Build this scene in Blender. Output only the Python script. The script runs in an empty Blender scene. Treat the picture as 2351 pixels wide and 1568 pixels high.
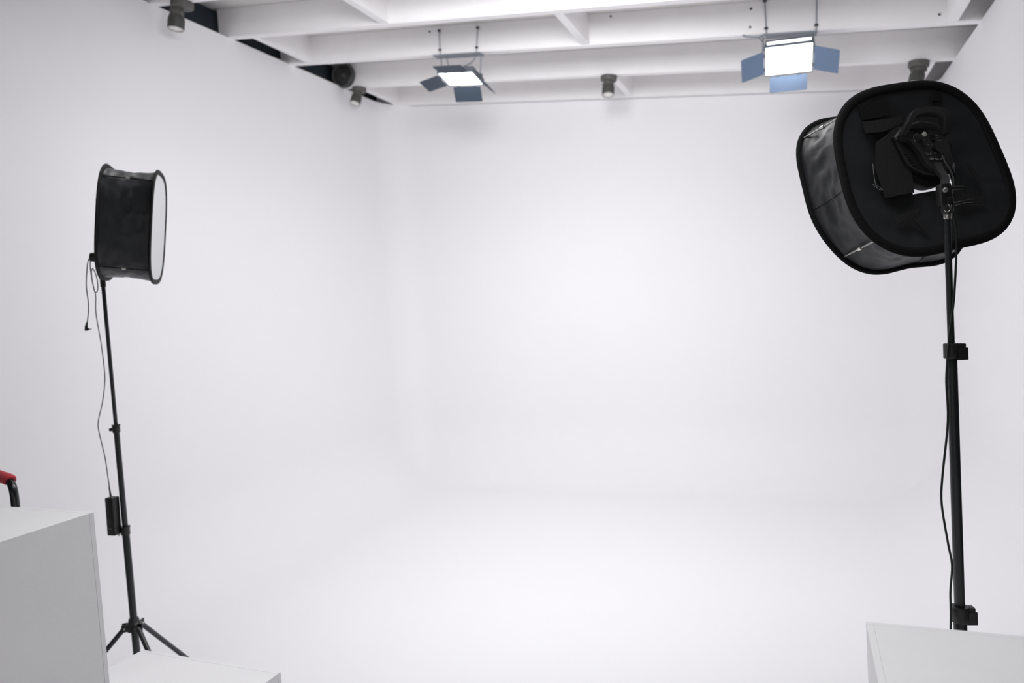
import bpy, bmesh, math, random
from mathutils import Vector, Matrix, noise
from math import sin, cos, pi, radians as R

random.seed(4)
SC = bpy.context.scene
COL = SC.collection
V = Vector

# ------------------------------------------------------------------ camera
cam_data = bpy.data.cameras.new('camera')
cam = bpy.data.objects.new('camera', cam_data)
COL.objects.link(cam)
YAW, PITCH, ROLL = R(21.75), R(2.90), R(3.61)
fw = V((-sin(YAW) * cos(PITCH), cos(YAW) * cos(PITCH), -sin(PITCH)))
rt0 = V((cos(YAW), sin(YAW), 0))
up0 = rt0.cross(fw)
rt = rt0 * cos(ROLL) - up0 * sin(ROLL)
up = rt.cross(fw)
cam.matrix_world = Matrix(((rt.x, up.x, -fw.x, 0), (rt.y, up.y, -fw.y, 0), (rt.z, up.z, -fw.z, 1.6), (0, 0, 0, 1)))
cam_data.sensor_width = 36
cam_data.lens = 25.43
cam_data.clip_start = 0.05
cam_data.dof.use_dof = True
cam_data.dof.focus_distance = 1.78
cam_data.dof.aperture_fstop = 3.2
SC.camera = cam

# ------------------------------------------------------------------ world, lights, exposure
world = bpy.data.worlds.new('studio_world')
SC.world = world
world.use_nodes = True
bg = world.node_tree.nodes['Background']
bg.inputs['Color'].default_value = (0.97, 0.98, 1.0, 1)
bg.inputs['Strength'].default_value = 0.05


def area(name, loc, target, sx, sy, power, color=(1, 1, 1)):
    d = bpy.data.lights.new(name, 'AREA')
    d.shape = 'RECTANGLE'
    d.size, d.size_y = sx, sy
    d.energy = power
    d.color = color
    o = bpy.data.objects.new(name, d)
    COL.objects.link(o)
    o.location = loc
    o.rotation_euler = (V(target) - V(loc)).to_track_quat('-Z', 'Y').to_euler()
    return o


# unseen fills added to brighten the room: one at its open front, others overhead
area('front_fill', (-1.2, -2.4, 1.7), (-1.2, 3.0, 1.5), 3.0, 1.8, 12)
area('overhead_fill', (-0.95, 3.17, 3.24), (-1.35, 3.27, 0), 1.9, 0.42, 27.5, (0.99, 0.99, 1.0)).data.spread = R(150)
area('overhead_fill', (-2.25, 2.72, 3.30), (-2.7, 3.8, 0), 0.9, 0.5, 11, (0.99, 0.99, 1.0))
area('overhead_fill', (-0.9, 2.2, 2.95), (-1.75, 6.27, 1.75), 1.0, 0.5, 26.5, (0.99, 0.99, 1.0)).data.spread = R(130)
area('overhead_fill', (-0.9, 2.25, 2.95), (-2.2, 6.27, 1.75), 1.0, 0.5, 4.5, (0.99, 0.99, 1.0)).data.spread = R(80)
area('overhead_fill', (-0.55, 1.3, 3.2), (-0.55, 1.2, 0), 1.8, 0.9, 11, (0.99, 0.99, 1.0)).data.spread = R(100)
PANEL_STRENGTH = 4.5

SC.view_settings.view_transform = 'Standard'
SC.view_settings.look = 'None'
SC.view_settings.gamma = 1
SC.view_settings.use_curve_mapping = False
SC.view_settings.exposure = 0.0
SC.cycles.max_bounces = 14
SC.cycles.diffuse_bounces = 10
SC.cycles.glossy_bounces = 4
SC.cycles.transmission_bounces = 4
SC.cycles.sample_clamp_indirect = 6


# ------------------------------------------------------------------ materials
def mat(name, color, rough=0.5, metal=0.0, bump=0.0, bscale=40.0, vary=0.0, vscale=6.0, spec=0.5, sheen=0.0, coat=0.0):
    m = bpy.data.materials.new(name)
    m.use_nodes = True
    nt = m.node_tree
    p = nt.nodes['Principled BSDF']
    p.inputs['Base Color'].default_value = (*color, 1)
    p.inputs['Roughness'].default_value = rough
    p.inputs['Metallic'].default_value = metal
    p.inputs['Specular IOR Level'].default_value = spec
    p.inputs['Sheen Weight'].default_value = sheen
    p.inputs['Coat Weight'].default_value = coat
    tc = nt.nodes.new('ShaderNodeTexCoord')
    if vary > 0:
        n = nt.nodes.new('ShaderNodeTexNoise')
        n.inputs['Scale'].default_value = vscale
        n.inputs['Detail'].default_value = 4
        nt.links.new(tc.outputs['Object'], n.inputs['Vector'])
        r = nt.nodes.new('ShaderNodeValToRGB')
        r.color_ramp.elements[0].position = 0.3
        r.color_ramp.elements[1].position = 0.7
        r.color_ramp.elements[0].color = (*[c * (1 - vary) for c in color], 1)
        r.color_ramp.elements[1].color = (*[min(1, c * (1 + vary)) for c in color], 1)
        nt.links.new(n.outputs['Fac'], r.inputs['Fac'])
        nt.links.new(r.outputs['Color'], p.inputs['Base Color'])
    if bump > 0:
        n2 = nt.nodes.new('ShaderNodeTexNoise')
        n2.inputs['Scale'].default_value = bscale
        n2.inputs['Detail'].default_value = 5
        nt.links.new(tc.outputs['Object'], n2.inputs['Vector'])
        b = nt.nodes.new('ShaderNodeBump')
        b.inputs['Strength'].default_value = bump
        b.inputs['Distance'].default_value = 0.004
        nt.links.new(n2.outputs['Fac'], b.inputs['Height'])
        nt.links.new(b.outputs['Normal'], p.inputs['Normal'])
    return m


M = {}
M['cyc'] = mat('white_cyclorama_paint', (0.86, 0.855, 0.868), 0.65, bump=0.05, bscale=60, vary=0.006, vscale=1.2, spec=0.25)
M['joist'] = mat('white_painted_timber', (0.86, 0.85, 0.855), 0.6, bump=0.12, bscale=24, vary=0.025, vscale=5, spec=0.3)
M['deck'] = mat('white_painted_deck', (0.74, 0.725, 0.715), 0.7, bump=0.1, bscale=30, vary=0.03, vscale=4, spec=0.2)
M['outer'] = mat('dark_outer_wall', (0.045, 0.054, 0.066), 0.9, vary=0.1, spec=0.1)
M['outer_grey'] = mat('grey_outer_wall', (0.10, 0.10, 0.10), 0.9, vary=0.1, spec=0.1)
M['ply'] = mat('plywood_edge', (0.34, 0.27, 0.21), 0.8, bump=0.2, bscale=80, vary=0.15, vscale=20)
M['plinth'] = mat('white_plinth_paint', (0.745, 0.74, 0.75), 0.6, bump=0.08, bscale=70, vary=0.015, vscale=9, spec=0.3)
M['fabric'] = mat('black_nylon_fabric', (0.0205, 0.0220, 0.0250), 0.46, bump=0.55, bscale=9, vary=0.12, vscale=18, spec=0.45, sheen=0.08)
for _n in M['fabric'].node_tree.nodes:
    if _n.type == 'TEX_NOISE' and abs(_n.inputs['Scale'].default_value - 9) < 0.01:
        _n.noise_type = 'RIDGED_MULTIFRACTAL'
        _n.inputs['Detail'].default_value = 2.5
        _n.inputs['Distortion'].default_value = 0.8
    if _n.type == 'BUMP':
        _n.inputs['Distance'].default_value = 0.012
M['velcro'] = mat('black_velcro', (0.025, 0.025, 0.026), 0.85, bump=0.5, bscale=400, spec=0.2, sheen=0.05)
M['rim'] = mat('black_rim_binding', (0.008, 0.008, 0.009), 0.7, bump=0.3, bscale=120, spec=0.25)
M['paint_black'] = mat('black_powder_coat', (0.014, 0.0155, 0.017), 0.4, bump=0.05, bscale=200, vary=0.05, spec=0.5)
M['gloss'] = mat('black_gloss_enamel', (0.008, 0.010, 0.010), 0.22, vary=0.05, spec=0.5)
M['plastic'] = mat('black_plastic', (0.014, 0.0145, 0.015), 0.42, bump=0.04, bscale=300, vary=0.05, spec=0.45)
M['panel_plastic'] = mat('charcoal_plastic_panel', (0.031, 0.031, 0.033), 0.5, bump=0.04, bscale=300, vary=0.05, spec=0.4)
M['rubber'] = mat('black_cable_rubber', (0.012, 0.015, 0.014), 0.45, vary=0.05, spec=0.4)
M['chrome'] = mat('brushed_metal', (0.62, 0.60, 0.56), 0.3, metal=1.0, vary=0.04, vscale=60)
M['cap'] = mat('satin_knob_cap', (0.55, 0.54, 0.50), 0.45, metal=0.25, vary=0.04, vscale=60)
M['steel'] = mat('dull_steel', (0.40, 0.40, 0.38), 0.45, metal=0.6, vary=0.06, vscale=40)
M['ink'] = mat('pale_print', (0.62, 0.62, 0.62), 0.6)
M['ink_dim'] = mat('grey_print', (0.22, 0.22, 0.22), 0.6)
M['sticker'] = mat('dark_sticker', (0.011, 0.011, 0.012), 0.4)
M['spot_dark'] = mat('dark_grey_spot_paint', (0.060, 0.060, 0.057), 0.5, vary=0.06, spec=0.4)
M['spot_mid'] = mat('grey_spot_paint', (0.105, 0.102, 0.096), 0.55, vary=0.06, spec=0.4)
M['spot_lens'] = mat('frosted_lens', (0.80, 0.78, 0.76), 0.3, vary=0.02)
M['spot_rim'] = mat('pale_lens_rim', (0.42, 0.42, 0.39), 0.4, vary=0.03)
M['door'] = mat('glare_tinted_barn_door', (0.145, 0.205, 0.31), 0.55, vary=0.04, spec=0.3)  # veiling glare around the right panel light put into the black doors' colour
M['door_dark'] = mat('faint_glare_barn_door', (0.050, 0.068, 0.095), 0.55, vary=0.04, spec=0.3)  # weaker glare tint put into the colour of black doors
M['lamp_body'] = mat('grey_lamp_housing', (0.11, 0.12, 0.14), 0.5, vary=0.05)
M['mount'] = mat('grey_mount_steel', (0.26, 0.28, 0.32), 0.5, metal=0.2, vary=0.05)
M['bolt'] = mat('dark_bolt', (0.05, 0.05, 0.05), 0.5, metal=0.4, vary=0.05)
M['red_grip'] = mat('red_foam_grip', (0.52, 0.035, 0.048), 0.65, bump=0.15, bscale=150, vary=0.08)
M['trolley_deck'] = mat('dark_trolley_deck', (0.05, 0.05, 0.055), 0.7, bump=0.2, bscale=80)
M['vent'] = mat('dark_grey_vent', (0.075, 0.076, 0.078), 0.6, vary=0.08, spec=0.3)
M['adapter_label'] = mat('grey_adapter_print', (0.16, 0.16, 0.16), 0.5)

# translucent diffuser cloth
m = bpy.data.materials.new('white_diffuser_cloth')
m.use_nodes = True
nt = m.node_tree
p = nt.nodes['Principled BSDF']
p.inputs['Base Color'].default_value = (0.90, 0.90, 0.92, 1)
p.inputs['Roughness'].default_value = 0.8
tr = nt.nodes.new('ShaderNodeBsdfTranslucent')
tr.inputs['Color'].default_value = (0.85, 0.85, 0.87, 1)
mx = nt.nodes.new('ShaderNodeMixShader')
mx.inputs['Fac'].default_value = 0.3
nz = nt.nodes.new('ShaderNodeTexNoise')
nz.inputs['Scale'].default_value = 25
bp = nt.nodes.new('ShaderNodeBump')
bp.inputs['Strength'].default_value = 0.1
nt.links.new(nz.outputs['Fac'], bp.inputs['Height'])
nt.links.new(bp.outputs['Normal'], p.inputs['Normal'])
nt.links.new(p.outputs['BSDF'], mx.inputs[1])
nt.links.new(tr.outputs['BSDF'], mx.inputs[2])
nt.links.new(mx.outputs['Shader'], nt.nodes['Material Output'].inputs['Surface'])
M['diffuser'] = m


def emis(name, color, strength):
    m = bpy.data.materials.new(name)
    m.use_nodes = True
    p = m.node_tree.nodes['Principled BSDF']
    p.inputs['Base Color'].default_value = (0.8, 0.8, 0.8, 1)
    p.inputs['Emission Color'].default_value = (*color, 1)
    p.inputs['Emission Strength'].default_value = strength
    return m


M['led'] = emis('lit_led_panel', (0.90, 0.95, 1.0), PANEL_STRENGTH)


# ------------------------------------------------------------------ mesh helpers
ORIG = {}


def obj(name, bm, material, parent=None, smooth=30, origin=None):
    """Link a bmesh given in world coordinates as ONE mesh object; parts are stored relative to their thing's base."""
    o0 = V((0, 0, 0))
    if parent is not None:
        o0 = ORIG[parent.name]
    elif origin is not None:
        o0 = V(origin)
    if o0.length > 0:
        bmesh.ops.translate(bm, verts=bm.verts, vec=-o0)
    me = bpy.data.meshes.new(name)
    bmesh.ops.recalc_face_normals(bm, faces=bm.faces)
    bm.to_mesh(me)
    bm.free()
    me.materials.append(material)
    if smooth:
        me.shade_smooth()
        me.set_sharp_from_angle(angle=R(smooth))
    o = bpy.data.objects.new(name, me)
    COL.objects.link(o)
    if parent is not None:
        o.parent = parent
    else:
        o.location = o0
    ORIG[o.name] = o0
    return o


def thing(name, label, cat, loc, group=None):
    o = bpy.data.objects.new(name, None)
    o.empty_display_size = 0.1
    COL.objects.link(o)
    o.location = loc
    o['label'] = label
    o['category'] = cat
    if group:
        o['group'] = group
    ORIG[o.name] = V(loc)
    return o


def struct(name, bm, material, parent=None, smooth=30):
    o = obj(name, bm, material, parent, smooth)
    if parent is None:
        o['kind'] = 'structure'
    return o


def B():
    return bmesh.new()


def faces(bm, verts, fs):
    vs = [bm.verts.new(v) for v in verts]
    for f in fs:
        try:
            bm.faces.new([vs[i] for i in f])
        except ValueError:
            pass
    return vs


def box(bm, lo, hi, mtx=None, bevel=0.0, seg=2):
    t = B()
    x0, y0, z0 = lo
    x1, y1, z1 = hi
    faces(t, [(x0, y0, z0), (x1, y0, z0), (x1, y1, z0), (x0, y1, z0), (x0, y0, z1), (x1, y0, z1), (x1, y1, z1), (x0, y1, z1)],
          [(3, 2, 1, 0), (4, 5, 6, 7), (0, 1, 5, 4), (1, 2, 6, 5), (2, 3, 7, 6), (3, 0, 4, 7)])
    if bevel:
        bmesh.ops.bevel(t, geom=list(t.edges), offset=bevel, segments=seg, affect='EDGES', profile=0.5)
    join(bm, t, mtx)


def join(bm, t, mtx=None):
    if mtx is not None:
        bmesh.ops.transform(t, matrix=mtx, verts=t.verts)
    me = bpy.data.meshes.new('tmp')
    t.to_mesh(me)
    t.free()
    bm.from_mesh(me)
    bpy.data.meshes.remove(me)


def smooth_path(pts, n=8, closed=False):
    pts = [V(p) for p in pts]
    out = []
    N = len(pts)
    rng = range(N) if closed else range(N - 1)
    for i in rng:
        if closed:
            p0, p1, p2, p3 = pts[(i - 1) % N], pts[i], pts[(i + 1) % N], pts[(i + 2) % N]
        else:
            p0 = pts[i - 1] if i > 0 else pts[0] * 2 - pts[1]
            p1, p2 = pts[i], pts[i + 1]
            p3 = pts[i + 2] if i + 2 < N else pts[-1] * 2 - pts[-2]
        for k in range(n):
            t = k / n
            out.append(0.5 * ((2 * p1) + (p2 - p0) * t + (2 * p0 - 5 * p1 + 4 * p2 - p3) * t * t + (3 * p1 - p0 - 3 * p2 + p3) * t ** 3))
    if not closed:
        out.append(pts[-1])
    return out


def tube(bm, pts, r, seg=12, closed=False, ry=None, ref=None):
    """Tube along points; r is one radius or a list; ry makes an elliptical section."""
    pts = [V(p) for p in pts]
    N = len(pts)
    rs = r if isinstance(r, (list, tuple)) else [r] * N
    tang = []
    for i in range(N):
        if closed:
            t = pts[(i + 1) % N] - pts[i - 1]
        else:
            t = pts[min(i + 1, N - 1)] - pts[max(i - 1, 0)]
        tang.append(t.normalized())
    if ref is None:
        ref = V((0, 0, 1)) if abs(tang[0].z) < 0.9 else V((1, 0, 0))
    else:
        ref = V(ref)
    u = (ref - tang[0] * ref.dot(tang[0])).normalized()
    rings = []
    for i in range(N):
        u = (u - tang[i] * u.dot(tang[i])).normalized()
        w = tang[i].cross(u)
        a, b = rs[i], (ry if ry is not None else rs[i])
        rings.append([bm.verts.new(pts[i] + u * a * cos(2 * pi * k / seg) + w * b * sin(2 * pi * k / seg)) for k in range(seg)])
    M_ = N if closed else N - 1
    for i in range(M_):
        A, C = rings[i], rings[(i + 1) % N]
        for k in range(seg):
            bm.faces.new((A[k], A[(k + 1) % seg], C[(k + 1) % seg], C[k]))
    if not closed:
        bm.faces.new(rings[0][::-1])
        bm.faces.new(rings[-1])


def lathe(bm, prof, mtx, seg=28, cap=True):
    """Revolve (radius, height) pairs about the local z axis of mtx."""
    t = B()
    rings = []
    for r, z in prof:
        rings.append([t.verts.new((max(r, 1e-5) * cos(2 * pi * k / seg), max(r, 1e-5) * sin(2 * pi * k / seg), z)) for k in range(seg)])
    for A, C in zip(rings, rings[1:]):
        for k in range(seg):
            t.faces.new((A[k], A[(k + 1) % seg], C[(k + 1) % seg], C[k]))
    if cap:
        t.faces.new(rings[0][::-1])
        t.faces.new(rings[-1])
    join(bm, t, mtx)


def axis_mtx(p, d):
    """Matrix whose local z runs along d, at p."""
    q = V(d).normalized().to_track_quat('Z', 'Y')
    return Matrix.Translation(V(p)) @ q.to_matrix().to_4x4()


def prism(bm, poly, c0, c1, mtx=None, bevel=0.0, seg=2):
    t = B()
    n = len(poly)
    lo = [t.verts.new((x, y, c0)) for x, y in poly]
    hi = [t.verts.new((x, y, c1)) for x, y in poly]
    t.faces.new(lo[::-1])
    top = t.faces.new(hi)
    for i in range(n):
        t.faces.new((lo[i], lo[(i + 1) % n], hi[(i + 1) % n], hi[i]))
    if bevel:
        e = [x for x in t.edges if all(v in hi for v in x.verts)]
        bmesh.ops.bevel(t, geom=e, offset=bevel, segments=seg, affect='EDGES', profile=0.5)
    join(bm, t, mtx)


def text_part(name, body, size, mtx, material, parent, extrude=0.0002):
    cu = bpy.data.curves.new(name, 'FONT')
    cu.body = body
    cu.size = size
    cu.extrude = extrude
    cu.resolution_u = 2
    tmp = bpy.data.objects.new(name + '_tmp', cu)
    COL.objects.link(tmp)
    bpy.context.view_layer.update()
    me = bpy.data.meshes.new_from_object(tmp.evaluated_get(bpy.context.evaluated_depsgraph_get()))
    bpy.data.objects.remove(tmp)
    bm = B()
    bm.from_mesh(me)
    bpy.data.meshes.remove(me)
    bmesh.ops.transform(bm, matrix=mtx, verts=bm.verts)
    return obj(name, bm, material, parent, smooth=0)


# ------------------------------------------------------------------ the room
XL, XR, YB = -3.65, 1.0, 6.27          # left, right and back wall faces
Y0 = 1.0                               # where the left wall begins
Y0R = 2.5                              # where the right wall begins
SL = math.tan(R(7.2637))               # the roof falls towards the right
ROOF = lambda x: 3.6 - SL * (x - XL)
RC, RF = 0.30, 0.55                    # corner radius, floor cove radius


def path_at(kind, t, d):
    """Plan point of the cove wall, set in by d."""
    rr = max(RC - d, 0.0)
    q = max(RC, d)
    if kind == 'L':                     # left straight
        return XL + d, Y0 + (YB - q - Y0) * t
    if kind == 'CL':
        a = pi - t * pi / 2
        return (XL + q + rr * cos(a), YB - q + rr * sin(a)) if d < RC else (XL + d, YB - d)
    if kind == 'B':
        return XL + q + (XR - q - XL - q) * t, YB - d
    if kind == 'CR':
        a = pi / 2 - t * pi / 2
        return (XR - q + rr * cos(a), YB - q + rr * sin(a)) if d < RC else (XR - d, YB - d)
    return XR - d, YB - q + (Y0R - (YB - q)) * t


NC = 20


def cyc_wall(name, stations):
    bm = B()
    prof = [(0, None)] + [(0, RF + (3.0 - RF) * k / 8) for k in range(7, -1, -1)]
    prof += [(RF * (1 - cos(k * pi / 2 / 28)), RF * (1 - sin(k * pi / 2 / 28))) for k in range(1, 29)]
    grid = []
    for kind, t in stations:
        row = []
        for d, z in prof:
            x, y = path_at(kind, t, d)
            zz = z if z is not None else min(ROOF(x), 3.6)
            row.append(bm.verts.new((x, y, zz)))
        grid.append(row)
    for A, C in zip(grid, grid[1:]):
        for k in range(len(prof) - 1):
            bm.faces.new((A[k], C[k], C[k + 1], A[k + 1]))
    bmesh.ops.remove_doubles(bm, verts=bm.verts, dist=1e-5)
    return struct(name, bm, M['cyc'], smooth=60)


cyc_wall('wall_left', [('L', k / 8) for k in range(8)] + [('CL', k / NC) for k in range(NC // 2 + 1)])
cyc_wall('wall_back', [('CL', k / NC) for k in range(NC // 2, NC)] + [('B', k / 10) for k in range(10)] + [('CR', k / NC) for k in range(NC // 2 + 1)])
cyc_wall('wall_right', [('CR', k / NC) for k in range(NC // 2, NC)] + [('R', k / 8) for k in range(9)])

bm = B()
nx, ny = 10, 12
gx = [XL + RF + (XR - XL - 2 * RF) * i / nx for i in range(nx + 1)]
gy = [-2.5 + (Y0 + 2.5) * j / 4 for j in range(4)] + [Y0 + (YB - RF - Y0) * j / ny for j in range(ny + 1)]
gv = [[bm.verts.new((x, y, 0)) for y in gy] for x in gx]
for i in range(nx):
    for j in range(len(gy) - 1):
        bm.faces.new((gv[i][j], gv[i + 1][j], gv[i + 1][j + 1], gv[i][j + 1]))
faces(bm, [(XL - 0.6, -2.5, 0), (XL + RF, -2.5, 0), (XL + RF, Y0, 0), (XL - 0.6, Y0, 0)], [(0, 1, 2, 3)])
faces(bm, [(XR - RF, -2.5, 0), (XR + 0.6, -2.5, 0), (XR + 0.6, Y0R, 0), (XR - RF, Y0R, 0)], [(0, 1, 2, 3)])
struct('floor', bm, M['cyc'])

# the plywood edge of the left and right wall panels, just behind the painted face
bm = B()
ya = Y0
while ya < YB - 0.32:
    yb = min(ya + 0.61, YB - 0.30)
    wob = random.uniform(-0.004, 0.003)
    box(bm, (XL - 0.022, ya, 3.30), (XL - 0.002, yb - 0.003, 3.603 + wob))
    ya = yb
struct('trim_1', bm, M['ply'], smooth=0)
bm = B()
box(bm, (XR + 0.002, Y0R, 2.6), (XR + 0.020, YB - 0.3, 3.008))
struct('trim_2', bm, M['joist'], smooth=0)

# dark space outside the two side walls, seen through the gaps above them
bm = B()
box(bm, (XL - 0.17, 0.8, 2.9), (XL - 0.12, YB + 0.3, 4.1))
struct('wall_outer_left', bm, M['outer'], smooth=0)
bm = B()
box(bm, (XR + 0.30, Y0R, 2.4), (XR + 0.35, YB + 0.3, 3.4))
struct('wall_outer_right', bm, M['outer_grey'], smooth=0)

# ceiling: deck, joists across the room, short blockings between them
X0J, X1J = -3.725, 1.30
JH, JW = 0.20, 0.068


def sheared(bm, x0, x1, y0, y1, dz0, dz1):
    f = lambda x, y, d: (x, y, ROOF(x) + d)
    faces(bm, [f(x0, y0, dz0), f(x1, y0, dz0), f(x1, y1, dz0), f(x0, y1, dz0), f(x0, y0, dz1), f(x1, y0, dz1), f(x1, y1, dz1), f(x0, y1, dz1)],
          [(3, 2, 1, 0), (4, 5, 6, 7), (0, 1, 5, 4), (1, 2, 6, 5), (2, 3, 7, 6), (3, 0, 4, 7)])


bm = B()
sheared(bm, XL - 0.12, XR + 0.35, 1.6, YB + 0.35, JH, JH + 0.03)
ceiling = struct('ceiling', bm, M['deck'], smooth=0)
ORIG[ceiling.name] = V((0, 0, 0))
JY = [2.88, 3.54, 4.20, 4.86, 5.58, 6.262]      # far lower edges of the joists
joists = []
for i, y in enumerate(JY):
    bm = B()
    sheared(bm, X0J, X1J, y - JW, y, 0.0, JH + 0.001)
    bmesh.ops.bevel(bm, geom=[e for e in bm.edges if abs((e.verts[0].co - e.verts[1].co).y) < 1e-4 and abs((e.verts[0].co - e.verts[1].co).x) > 1], offset=0.004, segments=2, affect='EDGES')
    joists.append(obj('joist', bm, M['joist'], ceiling, smooth=25))
BW = 0.055
for (x, a, b) in [(-3.465, 2, 3), (-2.385, 1, 2), (-1.25, 2, 3), (-1.26, 4, 5), (0.862, 2, 3), (-3.505, 4, 5), (0.875, 4, 5), (-1.25, 0, 1), (0.86, 0, 1)]:
    bm = B()
    sheared(bm, x - BW / 2, x + BW / 2, JY[a], JY[b] - JW, 0.003, JH + 0.0005)
    obj('blocking', bm, M['joist'], ceiling, smooth=0)
# bolt heads and marks left on the joist faces
for (j, x, dz) in [(3, 0.84, 0.125), (3, 0.80, 0.045), (3, -0.20, 0.155), (3, -2.40, 0.165), (3, -0.21, 0.045), (1, -2.95, 0.16), (3, -1.07, 0.175)]:
    bm = B()
    lathe(bm, [(0.007, 0), (0.007, 0.004), (0.0045, 0.006)], axis_mtx((x, JY[j] - JW, ROOF(x) + dz), (0, -1, 0)), seg=10)
    obj('bolt_head', bm, M['bolt'], joists[j])

# ------------------------------------------------------------------ softboxes
RRT = [0.2274, 0.228, 0.2338, 0.2418, 0.2477, 0.2481, 0.2424, 0.2334, 0.2255, 0.2223, 0.2247, 0.2307, 0.2372, 0.2411, 0.2408, 0.2366, 0.2308, 0.227, 0.2277, 0.2336, 0.2425, 0.2508, 0.2551, 0.2537, 0.2469, 0.2366, 0.2266, 0.2211, 0.2228, 0.2316, 0.2435, 0.253, 0.2558, 0.2512, 0.242, 0.2327]
RFT = [0.2219, 0.2247, 0.233, 0.2427, 0.2489, 0.2487, 0.2426, 0.2334, 0.2248, 0.2209, 0.2255, 0.2387, 0.2549, 0.2651, 0.2633, 0.2516, 0.2384, 0.2309, 0.2303, 0.233, 0.236, 0.2396, 0.2444, 0.2476, 0.2444, 0.2341, 0.2225, 0.218, 0.2245, 0.2376, 0.2491, 0.2534, 0.25, 0.2421, 0.2329, 0.2253]


def polar(tab, th):
    n = len(tab)
    u = (th / (2 * pi) * n) % n
    i = int(u)
    t = u - i
    p0, p1, p2, p3 = tab[(i - 1) % n], tab[i % n], tab[(i + 1) % n], tab[(i + 2) % n]
    return 0.5 * (2 * p1 + (p2 - p0) * t + (2 * p0 - 5 * p1 + 4 * p2 - p3) * t * t + (3 * p1 - p0 - 3 * p2 + p3) * t ** 3)


def super_tab(hx, hy, n):
    return [1 / ((abs(cos(k * pi / 18)) / hx) ** n + (abs(sin(k * pi / 18)) / hy) ** n) ** (1 / n) for k in range(36)]


NA = 120


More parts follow.
